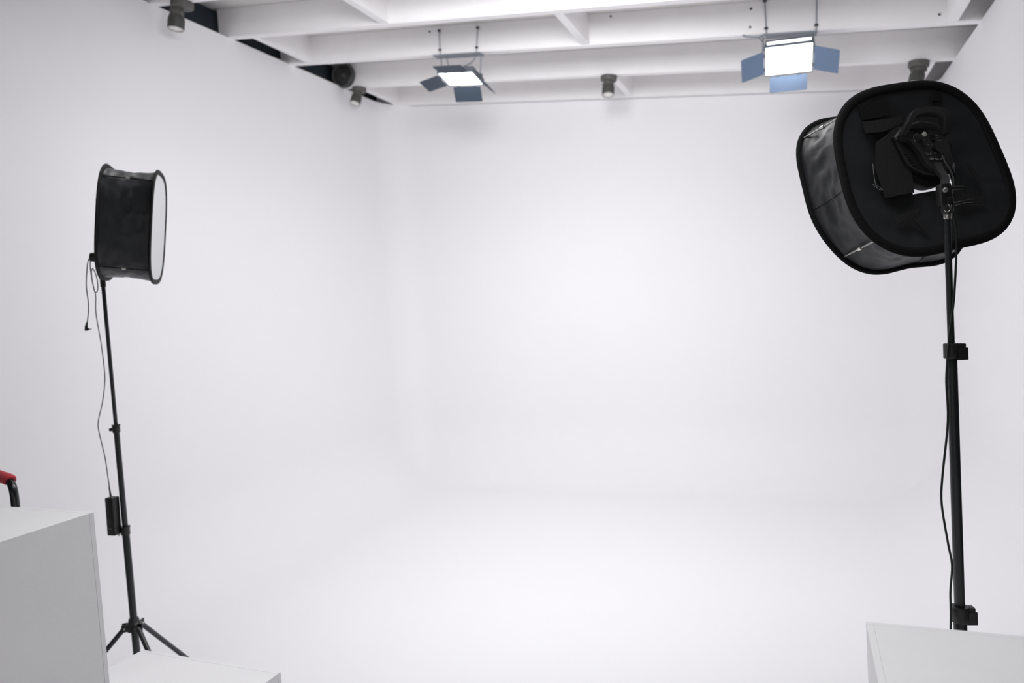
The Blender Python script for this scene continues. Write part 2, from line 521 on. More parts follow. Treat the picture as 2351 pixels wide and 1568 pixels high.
def softbox(label, base, mtx, rear, front, depth, hole, hole_c, seed, cloth=True, seams=()):
    """Collapsible softbox: two sprung loops, fabric sides, rear panel with an opening, white front cloth, four corner rods.
    mtx maps (a, b, c): c runs backwards out of the rear panel."""
    t = thing('softbox', label, 'softbox', base, 'collapsible softboxes on stands')
    P = lambda a, b, c: mtx @ V((a, b, c))
    ths = [2 * pi * k / NA for k in range(NA)]

    def ring(tab, s, c):
        return [P(polar(tab, h) * s * cos(h), polar(tab, h) * s * sin(h), c) for h in ths]
    cax = (mtx.to_3x3() @ V((0, 0, 1))).normalized()
    # loops: flattened padded bands
    for nm, tab, c, wd in (('rear_rim', rear, 0.0, 0.012), ('front_rim', front, -depth, 0.010)):
        bm = B()
        pts = []
        for h in ths:
            r = polar(tab, h) - wd
            pts.append(P(r * cos(h), r * sin(h), c))
        tube(bm, pts, 0.0055, seg=12, closed=True, ry=wd, ref=cax)
        obj(nm, bm, M['rim'], t, smooth=60)
    # sides with sag and creases
    bm = B()
    rows = []
    NR = 22
    for j in range(NR + 1):
        u = j / NR
        row = []
        for h in ths:
            r = (polar(rear, h) * (1 - u) + polar(front, h) * u) * (0.935 + 0.02 * u) - 0.008 * sin(pi * u)
            e = sin(pi * u)
            q = V((cos(h) * 3.1, sin(h) * 3.1, u * 2.4 + seed))
            w = abs(noise.noise(q * 1.3)) * 0.012 + abs(noise.noise(q * 2.9 + V((5, 0, 0)))) * 0.007
            r -= (w - 0.002) * (0.35 + 0.65 * e) if 0 < j < NR else 0
            row.append(bm.verts.new(P(r * cos(h), r * sin(h), -0.003 - (depth - 0.006) * u)))
        rows.append(row)
    for A, C in zip(rows, rows[1:]):
        for k in range(NA):
            bm.faces.new((A[k], A[(k + 1) % NA], C[(k + 1) % NA], C[k]))
    obj('side_fabric', bm, M['fabric'], t, smooth=70)
    for h in seams:
        bm = B()
        pts = []
        for j in range(9):
            u = j / 8
            r = (polar(rear, h) * (1 - u) + polar(front, h) * u) * (0.935 + 0.02 * u) - 0.009 * sin(pi * u)
            pts.append(P(r * cos(h), r * sin(h), -0.004 - (depth - 0.008) * u))
        tube(bm, pts, 0.0012, seg=6)
        obj('seam', bm, M['rim'], t, smooth=60)
    # rear panel from the loop to the opening
    hc = V((sum(x for x, y in hole) / len(hole), sum(y for x, y in hole) / len(hole)))

    def hole_r(h):
        d = V((cos(h), sin(h)))
        best = None
        for i in range(len(hole)):
            a, b = V(hole[i]) - hc, V(hole[(i + 1) % len(hole)]) - hc
            e = b - a
            den = d.x * e.y - d.y * e.x
            if abs(den) < 1e-9:
                continue
            s = (a.x * e.y - a.y * e.x) / den
            v = (a.x * d.y - a.y * d.x) / den
            if s > 0 and -1e-6 <= v <= 1 + 1e-6:
                best = s if best is None else max(best, s)
        return best or 0.05
    bm = B()
    rows = []
    NR = 16
    for j in range(NR + 1):
        u = j / NR
        row = []
        for h in ths:
            o = V((polar(rear, h) * cos(h), polar(rear, h) * sin(h))) * 0.93
            d = o - hc
            i_ = hc + V((cos(h), sin(h))) * hole_r(h)
            q = o * (1 - u) + i_ * u
            cc = hole_c * (1 - (1 - u) ** 2)
            if 0 < j < NR:
                cc += noise.noise(V((q.x * 14, q.y * 14, seed))) * 0.006 * sin(pi * u)
                cc += abs(noise.noise(V((cos(h) * 2.2, sin(h) * 2.2, seed + 3)))) * 0.012 * sin(pi * u)
            row.append(bm.verts.new(P(q.x, q.y, cc)))
        rows.append(row)
    for A, C in zip(rows, rows[1:]):
        for k in range(NA):
            bm.faces.new((A[k], A[(k + 1) % NA], C[(k + 1) % NA], C[k]))
    obj('rear_panel', bm, M['fabric'], t, smooth=70)
    # front cloth
    if cloth:
        bm = B()
        cen = bm.verts.new(P(0, 0, -depth - 0.004))
        prev = None
        for s, c in ((0.45, -0.004), (0.8, -0.002), (0.955, 0.0)):
            r = [bm.verts.new(p_) for p_ in ring(front, s, -depth + c)]
            for k in range(NA):
                if prev is None:
                    bm.faces.new((cen, r[k], r[(k + 1) % NA]))
                else:
                    bm.faces.new((prev[k], r[k], r[(k + 1) % NA], prev[(k + 1) % NA]))
            prev = r
        obj('diffuser', bm, M['diffuser'], t, smooth=60)
    # corner rods with a metal sleeve half way
    for h in (R(42), R(136), R(222), R(316)):
        a = P(polar(rear, h) * 0.945 * cos(h), polar(rear, h) * 0.945 * sin(h), -0.004)
        b = P(polar(front, h) * 0.955 * cos(h), polar(front, h) * 0.955 * sin(h), -depth + 0.004)
        bm = B()
        tube(bm, [a, b], 0.0022, seg=8)
        rod = obj('support_rod', bm, M['steel'] if seed < 5 else M['rim'], t, smooth=60)
        bm = B()
        mid = a * 0.5 + b * 0.5
        dd = (b - a).normalized()
        lathe(bm, [(0.0032, -0.007), (0.0048, -0.006), (0.0048, 0.006), (0.0032, 0.007)], axis_mtx(mid, dd), seg=12)
        obj('metal_sleeve', bm, M['chrome'], rod, smooth=40)
    return t


MR = Matrix(((0.84154, -0.22756, 0.48993, 0.29316), (0.52793, 0.15425, -0.83516, 2.02909), (0.11448, 0.96147, 0.24994, 1.87546), (0, 0, 0, 1)))
DR = 0.147
HOLE_R = [(-0.03, 0.045), (-0.0324, -0.0463), (-0.0344, -0.0621), (0.0316, -0.0623), (0.086, -0.056), (0.1064, -0.0017), (0.094, 0.020), (0.064, 0.045), (0.02, 0.058)]
sbR = softbox('large black softbox at right seen from behind with lamp in its opening', MR @ V((0, 0, 0)), MR, RRT, RFT, DR, HOLE_R, -0.02, 1.3, cloth=False, seams=(R(5), R(95), R(186), R(275)))
PR = lambda a, b, c: MR @ V((a, b, c))

# velcro straps and flaps on the rear panel of the near softbox


def strap(name, quad, c, th, material, parent, mtx):
    bm = B()
    prism(bm, quad, c, c + th, mtx, bevel=0.0006, seg=1)
    return obj(name, bm, material, parent, smooth=30)


strap('flap', [(-0.128, 0.010), (-0.105, 0.0751), (-0.0306, 0.1085), (-0.0216, 0.0625), (-0.0327, 0.0079), (-0.0483, -0.0648), (-0.128, -0.0666)][::-1], 0.001, 0.002, M['velcro'], sbR, MR)
strap('strap', [(-0.1228, 0.1322), (-0.0565, 0.1306), (-0.012, 0.1335), (-0.018, 0.114), (-0.0759, 0.0989), (-0.1247, 0.1022)][::-1], 0.002, 0.002, M['velcro'], sbR, MR)
strap('strap', [(-0.1196, 0.1785), (-0.0401, 0.1775), (-0.041, 0.1386), (-0.1215, 0.136)][::-1], 0.002, 0.002, M['rim'], sbR, MR)
strap('strap', [(-0.125, -0.122), (-0.0506, -0.104), (-0.047, -0.118), (-0.121, -0.137)][::-1], 0.003, 0.002, M['velcro'], sbR, MR)
strap('strap', [(-0.078, -0.128), (-0.064, -0.132), (-0.044, -0.158), (-0.058, -0.166)][::-1], 0.003, 0.002, M['velcro'], sbR, MR)
strap('strap', [(0.0563, -0.094), (0.130, -0.108), (0.133, -0.124), (0.0553, -0.110)][::-1], 0.003, 0.002, M['velcro'], sbR, MR)
strap('strap', [(0.112, -0.008), (0.122, -0.012), (0.138, -0.068), (0.127, -0.072)][::-1], 0.003, 0.002, M['velcro'], sbR, MR)
strap('strap', [(0.0813, 0.1582), (0.0887, 0.1843), (0.1164, 0.1825), (0.1081, 0.1544)][::-1], 0.003, 0.002, M['rim'], sbR, MR)
bm = B()
tube(bm, [PR(*q) for q in smooth_path([(-0.1344, 0.0214, 0.006), (-0.1416, -0.009, 0.006), (-0.1447, -0.0358, 0.006), (-0.1376, -0.0448, 0.006), (-0.131, -0.0448, 0.006), (-0.143, -0.034, 0.006), (-0.152, -0.030, 0.006), (-0.1376, -0.047, 0.006)], 6)], 0.0006, seg=6)
obj('elastic_cord', bm, M['steel'], sbR)

# LED lamp head in the opening of the near softbox
lampR = thing('led_lamp_head', 'black handled LED lamp head clamped behind the large right softbox', 'lamp', PR(0.01, 0.03, 0.03), 'lamp heads in the softboxes')
panel = [(-0.0623, 0.0684), (-0.049, 0.060), (-0.036, 0.057), (-0.0270, 0.040), (-0.0205, 0.0150), (-0.0130, -0.0080), (-0.0014, -0.024), (0.010, -0.0285), (0.023, -0.0295), (0.042, -0.0294), (0.0530, -0.0230), (0.0581, -0.0120), (0.0578, 0.010), (0.0590, 0.0278), (0.0635, 0.0446), (0.0600, 0.0571), (0.0499, 0.0671), (0.020, 0.0765), (-0.0212, 0.0818), (-0.046, 0.076)]
bm = B()
prism(bm, panel, 0.0, 0.03, MR, bevel=0.003, seg=2)
obj('control_panel', bm, M['panel_plastic'], lampR, smooth=40)
bm = B()
shell = [(-0.064, 0.078), (-0.0575, 0.0406), (-0.0553, 0.0185), (-0.0475, 0.002), (-0.0339, -0.013), (-0.0133, -0.0263), (0.0068, -0.034), (0.0424, -0.037), (0.0634, -0.026), (0.074, 0.004), (0.073, 0.034), (0.078, 0.062), (0.066, 0.098), (0.02, 0.112), (-0.034, 0.102)]
prism(bm, shell, -0.045, 0.016, MR, bevel=0.008, seg=3)
obj('housing', bm, M['plastic'], lampR, smooth=45)
bm = B()
lathe(bm, [(0.058, 0.008), (0.066, 0.002), (0.067, -0.010), (0.064, -0.026), (0.056, -0.030)], MR @ Matrix.Translation((0.014, 0.010, -0.006)), seg=48)
obj('reflector_ring', bm, M['rim'], lampR, smooth=35)
bm = B()
lathe(bm, [(0.034, -0.045), (0.034, -0.050), (0.001, -0.051)], MR @ Matrix.Translation((0.014, 0.010, 0.0)), seg=32)
obj('led_chip', bm, M['spot_lens'], lampR, smooth=35)
# handle arch
ao = [(-0.0578, 0.0743), (-0.0537, 0.0851), (-0.0401, 0.1015), (-0.0214, 0.1195), (0.0012, 0.1255), (0.0299, 0.124), (0.0596, 0.1169), (0.0741, 0.1043), (0.0783, 0.0843), (0.0771, 0.0686), (0.0761, 0.0572)]
ai = [(-0.0472, 0.0658), (-0.0386, 0.0787), (-0.0319, 0.092), (-0.0238, 0.1031), (-0.004, 0.1072), (0.0216, 0.1054), (0.0436, 0.0975), (0.0499, 0.0867), (0.0497, 0.0758), (0.0484, 0.0686), (0.0516, 0.0590)]
ah = [.026, .036, .043, .047, .048, .048, .048, .047, .043, .036, .026]
bm = B()
cen, wid = [], []
NH = len(ao)
for i, (o_, i_) in enumerate(zip(ao, ai)):
    u = i / (NH - 1)
    cc = ah[i]
    cen.append((V((*o_, cc)) + V((*i_, cc))) / 2)
    wid.append((V(o_) - V(i_)).length / 2 * 0.95)
cs = smooth_path(cen, 5)
ws = [wid[min(int(i / 5), NH - 1)] * (1 - (i % 5) / 5) + wid[min(int(i / 5) + 1, NH - 1)] * ((i % 5) / 5) for i in range(len(cs))]
rings = []
for i, (c_, w_) in enumerate(zip(cs, ws)):
    tg = (cs[min(i + 1, len(cs) - 1)] - cs[max(i - 1, 0)])
    tg.z = 0
    tg.normalize()
    nn = V((-tg.y, tg.x, 0))
    rr = []
    for (s, h) in ((-1, -0.008), (-1, 0.003), (-0.8, 0.008), (0.8, 0.008), (1, 0.003), (1, -0.008)):
        rr.append(bm.verts.new(MR @ (c_ + nn * w_ * s + V((0, 0, h)))))
    rings.append(rr)
for A, C in zip(rings, rings[1:]):
    for k in range(6):
        bm.faces.new((A[k], A[(k + 1) % 6], C[(k + 1) % 6], C[k]))
bm.faces.new(rings[0][::-1])
bm.faces.new(rings[-1])
obj('handle', bm, M['panel_plastic'], lampR, smooth=40)
# cooling ribs on the left flank and slots above the dial
for k in range(5):
    bm = B()
    a0 = -0.052 + k * 0.0035
    b0 = 0.030 - k * 0.0075
    box(bm, (-0.006, -0.0008, 0), (0.006, 0.0008, 0.0022), MR @ Matrix.Translation((a0, b0, 0.0155)) @ Matrix.Rotation(R(-16), 4, 'Z'))
    obj('cooling_rib', bm, M['panel_plastic'], lampR, smooth=0)
for k in range(5):
    bm = B()
    box(bm, (-0.019, -0.0007, 0), (0.019, 0.0007, 0.0012), MR @ Matrix.Translation((-0.006 + 0.001 * k, 0.0895 - 0.0042 * k, 0.0158 if k < 2 else 0.0297)) @ Matrix.Rotation(R(-9), 4, 'Z'))
    obj('vent_slot', bm, M['rim'], lampR, smooth=0)
# dial
bm = B()
KM = MR @ Matrix.Translation((-0.0144, 0.0577, 0.030))
lathe(bm, [(0.0085, -0.001), (0.0082, 0.004), (0.0063, 0.010), (0.0058, 0.020), (0.0055, 0.0205)], KM, seg=28)
dial = obj('dial_knob', bm, M['panel_plastic'], lampR, smooth=40)
bm = B()
lathe(bm, [(0.0058, 0.0204), (0.0058, 0.0228), (0.0052, 0.0233)], KM, seg=28)
obj('knob_cap', bm, M['cap'], dial, smooth=40)
for a0, a1 in ((78, 215), (-38, -8)):
    bm = B()
    tube(bm, [KM @ V((0.0125 * cos(R(a)), 0.0125 * sin(R(a)), 0.0004)) for a in range(a0, a1, 6)], 0.00042, seg=6)
    obj('dial_scale', bm, M['ink'], lampR)
# rocker switch, jack, sticker and print
TM = lambda a, b, c=0.0302: MR @ Matrix.Translation((a, b, c)) @ Matrix.Rotation(R(-8.8), 4, 'Z')
bm = B()
box(bm, (-0.0055, -0.0085, -0.001), (0.0055, 0.0085, 0.002), TM(0.0225, 0.0525), bevel=0.001)
sw = obj('rocker_switch', bm, M['rim'], lampR)
bm = B()
box(bm, (-0.004, -0.007, 0.001), (0.004, 0.0, 0.0035), TM(0.0225, 0.0525), bevel=0.0008)
obj('switch_rocker', bm, M['plastic'], sw)
bm = B()
lathe(bm, [(0.006, -0.001), (0.006, 0.003), (0.0045, 0.004)], TM(0.0167, 0.0260), seg=20)
obj('power_socket', bm, M['rim'], lampR)
bm = B()
box(bm, (-0.002, -0.0032, -0.0005), (0.045, 0.0075, 0.0004), TM(-0.0045, -0.0005, 0.030), bevel=0.0003, seg=1)
st = obj('sticker', bm, M['sticker'], lampR, smooth=0)
text_part('lettering', 'LED Max 60W', 0.0066, TM(-0.0040, 0.0004, 0.0306), M['ink'], st)
text_part('lettering', 'RoHS', 0.0064, TM(-0.0086, 0.0160), M['ink_dim'], lampR)
text_part('lettering', 'CE', 0.0062, TM(0.0120, 0.0130), M['ink_dim'], lampR)
bm = B()
box(bm, (0, -0.0016, 0), (0.0155, -0.0008, 0.0003), TM(-0.0086, 0.0160))
obj('underline', bm, M['ink_dim'], lampR, smooth=0)
text_part('lettering', '5600K', 0.0042, TM(0.0302, 0.0578), M['ink_dim'], lampR)
text_part('lettering', 'OFF', 0.0042, TM(0.0314, 0.0510), M['ink_dim'], lampR)
text_part('lettering', '3200K', 0.0042, TM(0.0330, 0.0442), M['ink_dim'], lampR)
bm = B()
for x0, x1 in ((-0.010, -0.006), (-0.004, 0.004), (0.006, 0.014)):
    box(bm, (x0, 0, 0), (x1, 0.0005, 0.0003), TM(0.004, 0.0385))
tube(bm, [TM(0.004, 0.0385) @ V((0.0022 * cos(R(a)), 0.0022 * sin(R(a)), 0.0002)) for a in range(0, 361, 30)], 0.0003, seg=5)
obj('polarity_mark', bm, M['ink_dim'], lampR, smooth=0)
bm = B()
lathe(bm, [(0.0016, 0), (0.0016, 0.001), (0.0006, 0.0014)], TM(0.0079, -0.0178), seg=12)
obj('screw', bm, M['chrome'], lampR)

# ------------------------------------------------------------------ light stands


def tripod(name, label, x, y, zs, rad, hub_z, foot_r, az, clamps, tilt=0):
    t = thing(name, label, 'light stand', (x, y, 0), 'light stands')
    z_low, z_mid, z_top = zs
    for za, zb, r in ((hub_z * 0.35, z_low, rad[0]), (z_low - 0.02, z_mid, rad[1]), (z_mid - 0.02, z_top, rad[2])):
        bm = B()
        lathe(bm, [(r * 0.9, za), (r, za + 0.002), (r, zb - 0.002), (r * 0.9, zb)], Matrix.Translation((x, y, 0)), seg=24)
        obj('tube', bm, M['paint_black'], t, smooth=40)
    return t


def lever_clamp(t, x, y, z, r, size, az, style):
    """Collar with a flip lever (style 0) or with a small thumb screw (style 1)."""
    bm = B()
    W = Matrix.Translation((x, y, z)) @ Matrix.Rotation(az, 4, 'Z')
    if style == 0:
        lathe(bm, [(r + 0.004, -size / 2), (r + 0.0055, -size / 2 + 0.002), (r + 0.0055, size / 2 - 0.002), (r + 0.004, size / 2)], W, seg=24)
        box(bm, (r - 0.002, -0.010, -size / 2 + 0.001), (r + 0.016, 0.010, size / 2 - 0.001), W, bevel=0.002)
    else:
        lathe(bm, [(r + 0.001, -size / 2), (r + 0.004, -size / 2 + 0.004), (r + 0.004, size / 2 - 0.006), (r + 0.006, size / 2 - 0.005), (r + 0.006, size / 2)], W, seg=24)
        box(bm, (-r - 0.006, -0.006, -size / 4), (-r + 0.003, 0.006, size / 4), W, bevel=0.001)
    cl = obj('clamp', bm, M['plastic'], t, smooth=40)
    bm = B()
    if style == 0:
        box(bm, (r - 0.006, -0.0135, -size / 2 - 0.003), (r + 0.0185, -0.0085, size / 2 - 0.010), W, bevel=0.0012)
        obj('lever', bm, M['plastic'], cl, smooth=40)
    else:
        lathe(bm, [(0.004, 0.0), (0.004, 0.003), (0.0065, 0.003), (0.0065, 0.011), (0.005, 0.012)], axis_mtx(W @ V((-r - 0.005, 0, -0.002)), W.to_3x3() @ V((-1, 0, 0))), seg=14)
        obj('thumb_screw', bm, M['plastic'], cl, smooth=40)


def legs(t, x, y, hub_z, foot_r, az, r_col, leg_r):
    bm = B()
    lathe(bm, [(r_col + 0.003, -0.030), (r_col + 0.012, -0.026), (r_col + 0.013, 0.004), (r_col + 0.006, 0.010), (r_col + 0.004, 0.022), (r_col + 0.002, 0.024)], Matrix.Translation((x, y, hub_z)), seg=28)
    for a in az:
        W = Matrix.Translation((x, y, hub_z)) @ Matrix.Rotation(a, 4, 'Z')
        box(bm, (r_col, -0.013, -0.024), (r_col + 0.030, -0.008, 0.006), W, bevel=0.0015)
        box(bm, (r_col, 0.008, -0.024), (r_col + 0.030, 0.013, 0.006), W, bevel=0.0015)
    hub = obj('hub', bm, M['plastic'], t, smooth=40)
    for k, a in enumerate(az):
        d = V((cos(a), sin(a), 0))
        A = V((x, y, hub_z - 0.010)) + d * (r_col + 0.020)
        Fp = V((x, y, 0.014)) + d * foot_r
        bm = B()
        tube(bm, [A, Fp], leg_r, seg=14)
        lg = obj('leg', bm, M['paint_black'], t, smooth=50)
        bm = B()
        q = (Fp - A).normalized()
        lathe(bm, [(leg_r * 1.1, -0.03), (leg_r * 1.35, -0.028), (leg_r * 1.35, 0.004), (leg_r * 0.9, 0.008)], axis_mtx(Fp - q * 0.004, q), seg=14)
        obj('rubber_foot', bm, M['rubber'], lg, smooth=40)
        bm = B()
        tube(bm, [V((x, y, hub_z * 0.36)) + d * r_col, A * 0.36 + Fp * 0.64], leg_r * 0.55, seg=8)
        obj('brace', bm, M['paint_black'], t, smooth=50)
        bm = B()
        lathe(bm, [(0.0035, -0.0145), (0.0035, 0.0145)], axis_mtx(A, V((-d.y, d.x, 0))), seg=10)
        obj('bolt', bm, M['chrome'], hub, smooth=40)
    bm = B()
    lathe(bm, [(r_col + 0.002, -0.02), (r_col + 0.009, -0.016), (r_col + 0.009, 0.016), (r_col + 0.002, 0.02)], Matrix.Translation((x, y, hub_z * 0.36)), seg=20)
    obj('brace_collar', bm, M['plastic'], t, smooth=40)


# right stand
RX, RY = 0.311, 1.850
stR = tripod('light_stand', 'black light stand with flip clamps under the large right softbox', RX, RY, (0.845, 1.437, 1.752), (0.0135, 0.0108, 0.0070), 0.30, 0.32, None, None)
lever_clamp(stR, RX, RY, 0.838, 0.0135, 0.036, R(14), 0)
lever_clamp(stR, RX, RY, 1.436, 0.0108, 0.034, R(14), 0)
legs(stR, RX, RY, 0.30, 0.31, (R(30), R(150), R(270)), 0.0150, 0.010)
bm = B()
lathe(bm, [(0.0078, 1.728), (0.0084, 1.729), (0.0084, 1.740), (0.0078, 1.741)], Matrix.Translation((RX, RY, 0)), seg=24)
obj('ferrule', bm, M['chrome'], stR, smooth=40)

# tilting bracket belongs to the lamp head
TB = Matrix.Translation((RX, RY, 1.745)) @ Matrix.Rotation(YAW, 4, 'Z')
bm = B()
lathe(bm, [(0.011, -0.004), (0.0135, 0.0), (0.0135, 0.028), (0.010, 0.032)], TB, seg=24)
box(bm, (-0.018, -0.012, 0.012), (0.006, 0.012, 0.060), TB, bevel=0.004)
br = obj('tilt_bracket', bm, M['plastic'], lampR, smooth=40)
bm = B()
lathe(bm, [(0.0052, 0), (0.0052, 0.004), (0.004, 0.0052)], axis_mtx(TB @ V((-0.011, -0.0125, 0.045)), TB.to_3x3() @ V((0, -1, 0))), seg=18)
obj('pivot_bolt', bm, M['steel'], br, smooth=40)
bm = B()
tube(bm, [TB @ V((-0.0075 + 0.0065 * cos(R(a)), -0.0135, 0.006 + 0.0085 * sin(R(a)))) for a in range(-150, 80, 10)], 0.0011, seg=8)
obj('lock_ring', bm, M['chrome'], br, smooth=60)
bm = B()
tube(bm, [TB @ V(q) for q in smooth_path([(0.008, -0.010, 0.014), (0.022, -0.014, 0.016), (0.038, -0.012, 0.0185), (0.052, -0.010, 0.019)], 4)], [0.0042] * 5 + [0.0032] * 4 + [0.0045] * 4, seg=12)
obj('tilt_lever', bm, M['plastic'], br, smooth=60)
bm = B()
tube(bm, [TB @ V((0.008, 0.0, 0.050)), TB @ V((0.040, 0.004, 0.050))], [0.0045, 0.004], seg=12)
obj('umbrella_peg', bm, M['plastic'], br, smooth=60)
# yoke arm from the back panel down to the bracket
bm = B()
y0 = PR(0.0065, -0.0135, 0.0345)
y1 = PR(-0.0031, -0.0391, 0.047)
y2 = PR(-0.0215, -0.066, 0.072)
y3 = TB @ V((-0.004, 0.004, 0.045))
rings = []
pp = smooth_path([y0, y1, y2, y3], 5)
sx = MR.to_3x3() @ V((1, -0.15, 0))
sx.normalize()
for i, q in enumerate(pp):
    tg = (pp[min(i + 1, len(pp) - 1)] - pp[max(i - 1, 0)]).normalized()
    nz_ = tg.cross(sx).normalized()
    w_ = 0.0085 + 0.003 * i / len(pp)
    rings.append([bm.verts.new(q + sx * a * w_ + nz_ * b * 0.004) for a, b in ((-1, -1), (1, -1), (1, 1), (-1, 1))])
for A, C in zip(rings, rings[1:]):
    for k in range(4):
        bm.faces.new((A[k], A[(k + 1) % 4], C[(k + 1) % 4], C[k]))
bm.faces.new(rings[0][::-1])
bm.faces.new(rings[-1])
obj('yoke', bm, M['panel_plastic'], lampR, smooth=40)

# power cable of the right lamp, down along its stand
cabR = thing('power_cable', 'black power cable from the right lamp head down its stand', 'cable', (0.284, 1.796, 0.0), 'power cables')
jk = TM(0.0167, 0.0260) @ V((0, 0, 0.006))
cpts = [jk + (MR.to_3x3() @ V((0.002, -0.012, 0.004))), PR(0.0165, 0.0047, 0.047), PR(0.0075, -0.0208, 0.057), PR(-0.0250, -0.0749, 0.098), (0.318, 1.838, 1.755), (0.3262, 1.842, 1.701), (0.3235, 1.840, 1.634), (0.316, 1.836, 1.548), (0.3045, 1.831, 1.470), (0.298, 1.822, 1.420), (0.2955, 1.828, 1.37), (0.297, 1.830, 1.30), (0.2930, 1.828, 1.250), (0.2800, 1.818, 1.156), (0.2770, 1.816, 1.098), (0.2865, 1.815, 1.011), (0.2925, 1.812, 0.962), (0.2880, 1.815, 0.90), (0.2850, 1.807, 0.823), (0.27, 1.80, 0.55), (0.24, 1.79, 0.18), (0.20, 1.76, 0.030), (0.08, 1.70, 0.006), (-0.10, 1.62, 0.005)]
bm = B()
tube(bm, smooth_path(cpts, 6), 0.0024, seg=8)
obj('cord', bm, M['rubber'], cabR, smooth=60)
bm = B()
d = (V(cpts[1]) - V(cpts[0])).normalized()
lathe(bm, [(0.0042, -0.016), (0.0046, -0.014), (0.0044, 0.0), (0.0034, 0.002), (0.0034, 0.010), (0.0026, 0.016)], axis_mtx(cpts[0], d), seg=14)
obj('plug', bm, M['rim'], cabR, smooth=40)

# ------------------------------------------------------------------ left softbox, stand, lamp, adapter
AL = V((-0.65456, 0.75442, 0.04898))
BL = V((0.12888, 0.04751, 0.99052))
NL = V((0.74494, 0.65467, -0.12833))
CF = V((-2.37873, 2.20775, 1.99507))
DL = 0.17787
CB = CF - NL * DL
ML = Matrix(((-AL.x, BL.x, -NL.x, CB.x), (-AL.y, BL.y, -NL.y, CB.y), (-AL.z, BL.z, -NL.z, CB.z), (0, 0, 0, 1)))
TL_ = super_tab(0.23435, 0.225, 3.09)
HOLE_L = [(-0.06, -0.13), (0.06, -0.13), (0.065, 0.05), (-0.065, 0.05)]
sbL = softbox('small far black softbox at left seen from the side with its white front', CB, ML, TL_, TL_, DL, HOLE_L, -0.015, 7.7)
PL = lambda a, b, c: ML @ V((a, b, c))
LX, LY = -2.515, 2.047
stL = tripod('light_stand', 'black tripod light stand under the far left softbox', LX, LY, (0.808, 1.211, 1.785), (0.0135, 0.0105, 0.0072), 0.425, 0.42, None, None)
lever_clamp(stL, LX, LY, 0.803, 0.0125, 0.036, YAW, 1)
lever_clamp(stL, LX, LY, 1.211, 0.0098, 0.034, YAW, 1)
legs(stL, LX, LY, 0.425, 0.42, (R(103), R(223), R(343)), 0.0145, 0.0095)
lampL = thing('led_lamp_head', 'black LED lamp head with protruding knob behind the far left softbox', 'lamp', PL(0, -0.10, 0.0), 'lamp heads in the softboxes')
bm = B()
lathe(bm, [(0.040, 0.030), (0.050, 0.026), (0.052, -0.02), (0.050, -0.08), (0.044, -0.085)], ML @ Matrix.Translation((0, -0.06, -0.02)), seg=36)
obj('housing', bm, M['plastic'], lampL, smooth=40)
bm = B()
tube(bm, [V((LX, LY, 1.770)), V((LX, LY, 1.812)), PL(0.0, -0.150, 0.010), PL(0, -0.120, 0.006)], [0.010, 0.010, 0.008, 0.008], seg=12)
obj('yoke', bm, M['plastic'], lampL, smooth=60)
bm = B()
lathe(bm, [(0.006, 0.005), (0.007, 0.030), (0.008, 0.034), (0.0165, 0.036), (0.0185, 0.042), (0.0175, 0.056), (0.014, 0.059)], ML @ Matrix.Translation((0.0, -0.136, 0.0)), seg=18)
obj('knob', bm, M['plastic'], lampL, smooth=40)

plg = thing('power_cable', 'thin cable ending in a bare angled plug dangling beside the left softbox', 'cable', (-2.60, 2.04, 1.6), 'power cables')
bm = B()
tube(bm, smooth_path([(-2.583, 2.050, 1.885), (-2.588, 2.045, 1.860), (-2.603, 2.044, 1.782), (-2.598, 2.042, 1.704), (-2.6005, 2.036, 1.655), (-2.606, 2.034, 1.632)], 8), 0.0019, seg=8)
obj('cord', bm, M['rubber'], plg, smooth=60)
bm = B()
tube(bm, [(-2.6055, 2.034, 1.636), (-2.610, 2.0325, 1.618), (-2.610, 2.0325, 1.606)], [0.003, 0.0058, 0.006], seg=10)
tube(bm, [(-2.614, 2.031, 1.6085), (-2.601, 2.036, 1.6085)], [0.006, 0.0045], seg=10)
pb = obj('plug', bm, M['plastic'], plg, smooth=40)
bm = B()
tube(bm, [(-2.601, 2.036, 1.6085), (-2.590, 2.040, 1.6085)], 0.0019, seg=8)
obj('plug_pin', bm, M['steel'], pb, smooth=60)

cl = thing('power_cable', 'thin black cable looping under the left softbox down to an adapter', 'cable', (-2.56, 2.03, 1.0), 'power cables')
bm = B()
tube(bm, smooth_path([(-2.578, 2.052, 1.882), (-2.577, 2.048, 1.845), (-2.571, 2.047, 1.790), (-2.556, 2.040, 1.758), (-2.538, 2.036, 1.752), (-2.530, 2.036, 1.775), (-2.534, 2.036, 1.815), (-2.548, 2.036, 1.842), (-2.562, 2.040, 1.835), (-2.566, 2.042, 1.800), (-2.560, 2.042, 1.765), (-2.562, 2.048, 1.735), (-2.569, 2.048, 1.668), (-2.551, 2.044, 1.547), (-2.5365, 2.036, 1.443), (-2.5365, 2.030, 1.383), (-2.557, 2.030, 1.316), (-2.581, 2.023, 1.240), (-2.577, 2.022, 1.189), (-2.561, 2.023, 1.102), (-2.553, 2.022, 1.015), (-2.5465, 2.021, 0.952)], 7), 0.0018, seg=8)
obj('cord', bm, M['rubber'], cl, smooth=60)
bm = B()
tube(bm, [(-2.552, 2.022, 0.985), (-2.5465, 2.021, 0.947)], [0.0024, 0.0042], seg=10)
obj('strain_relief', bm, M['plastic'], cl, smooth=40)

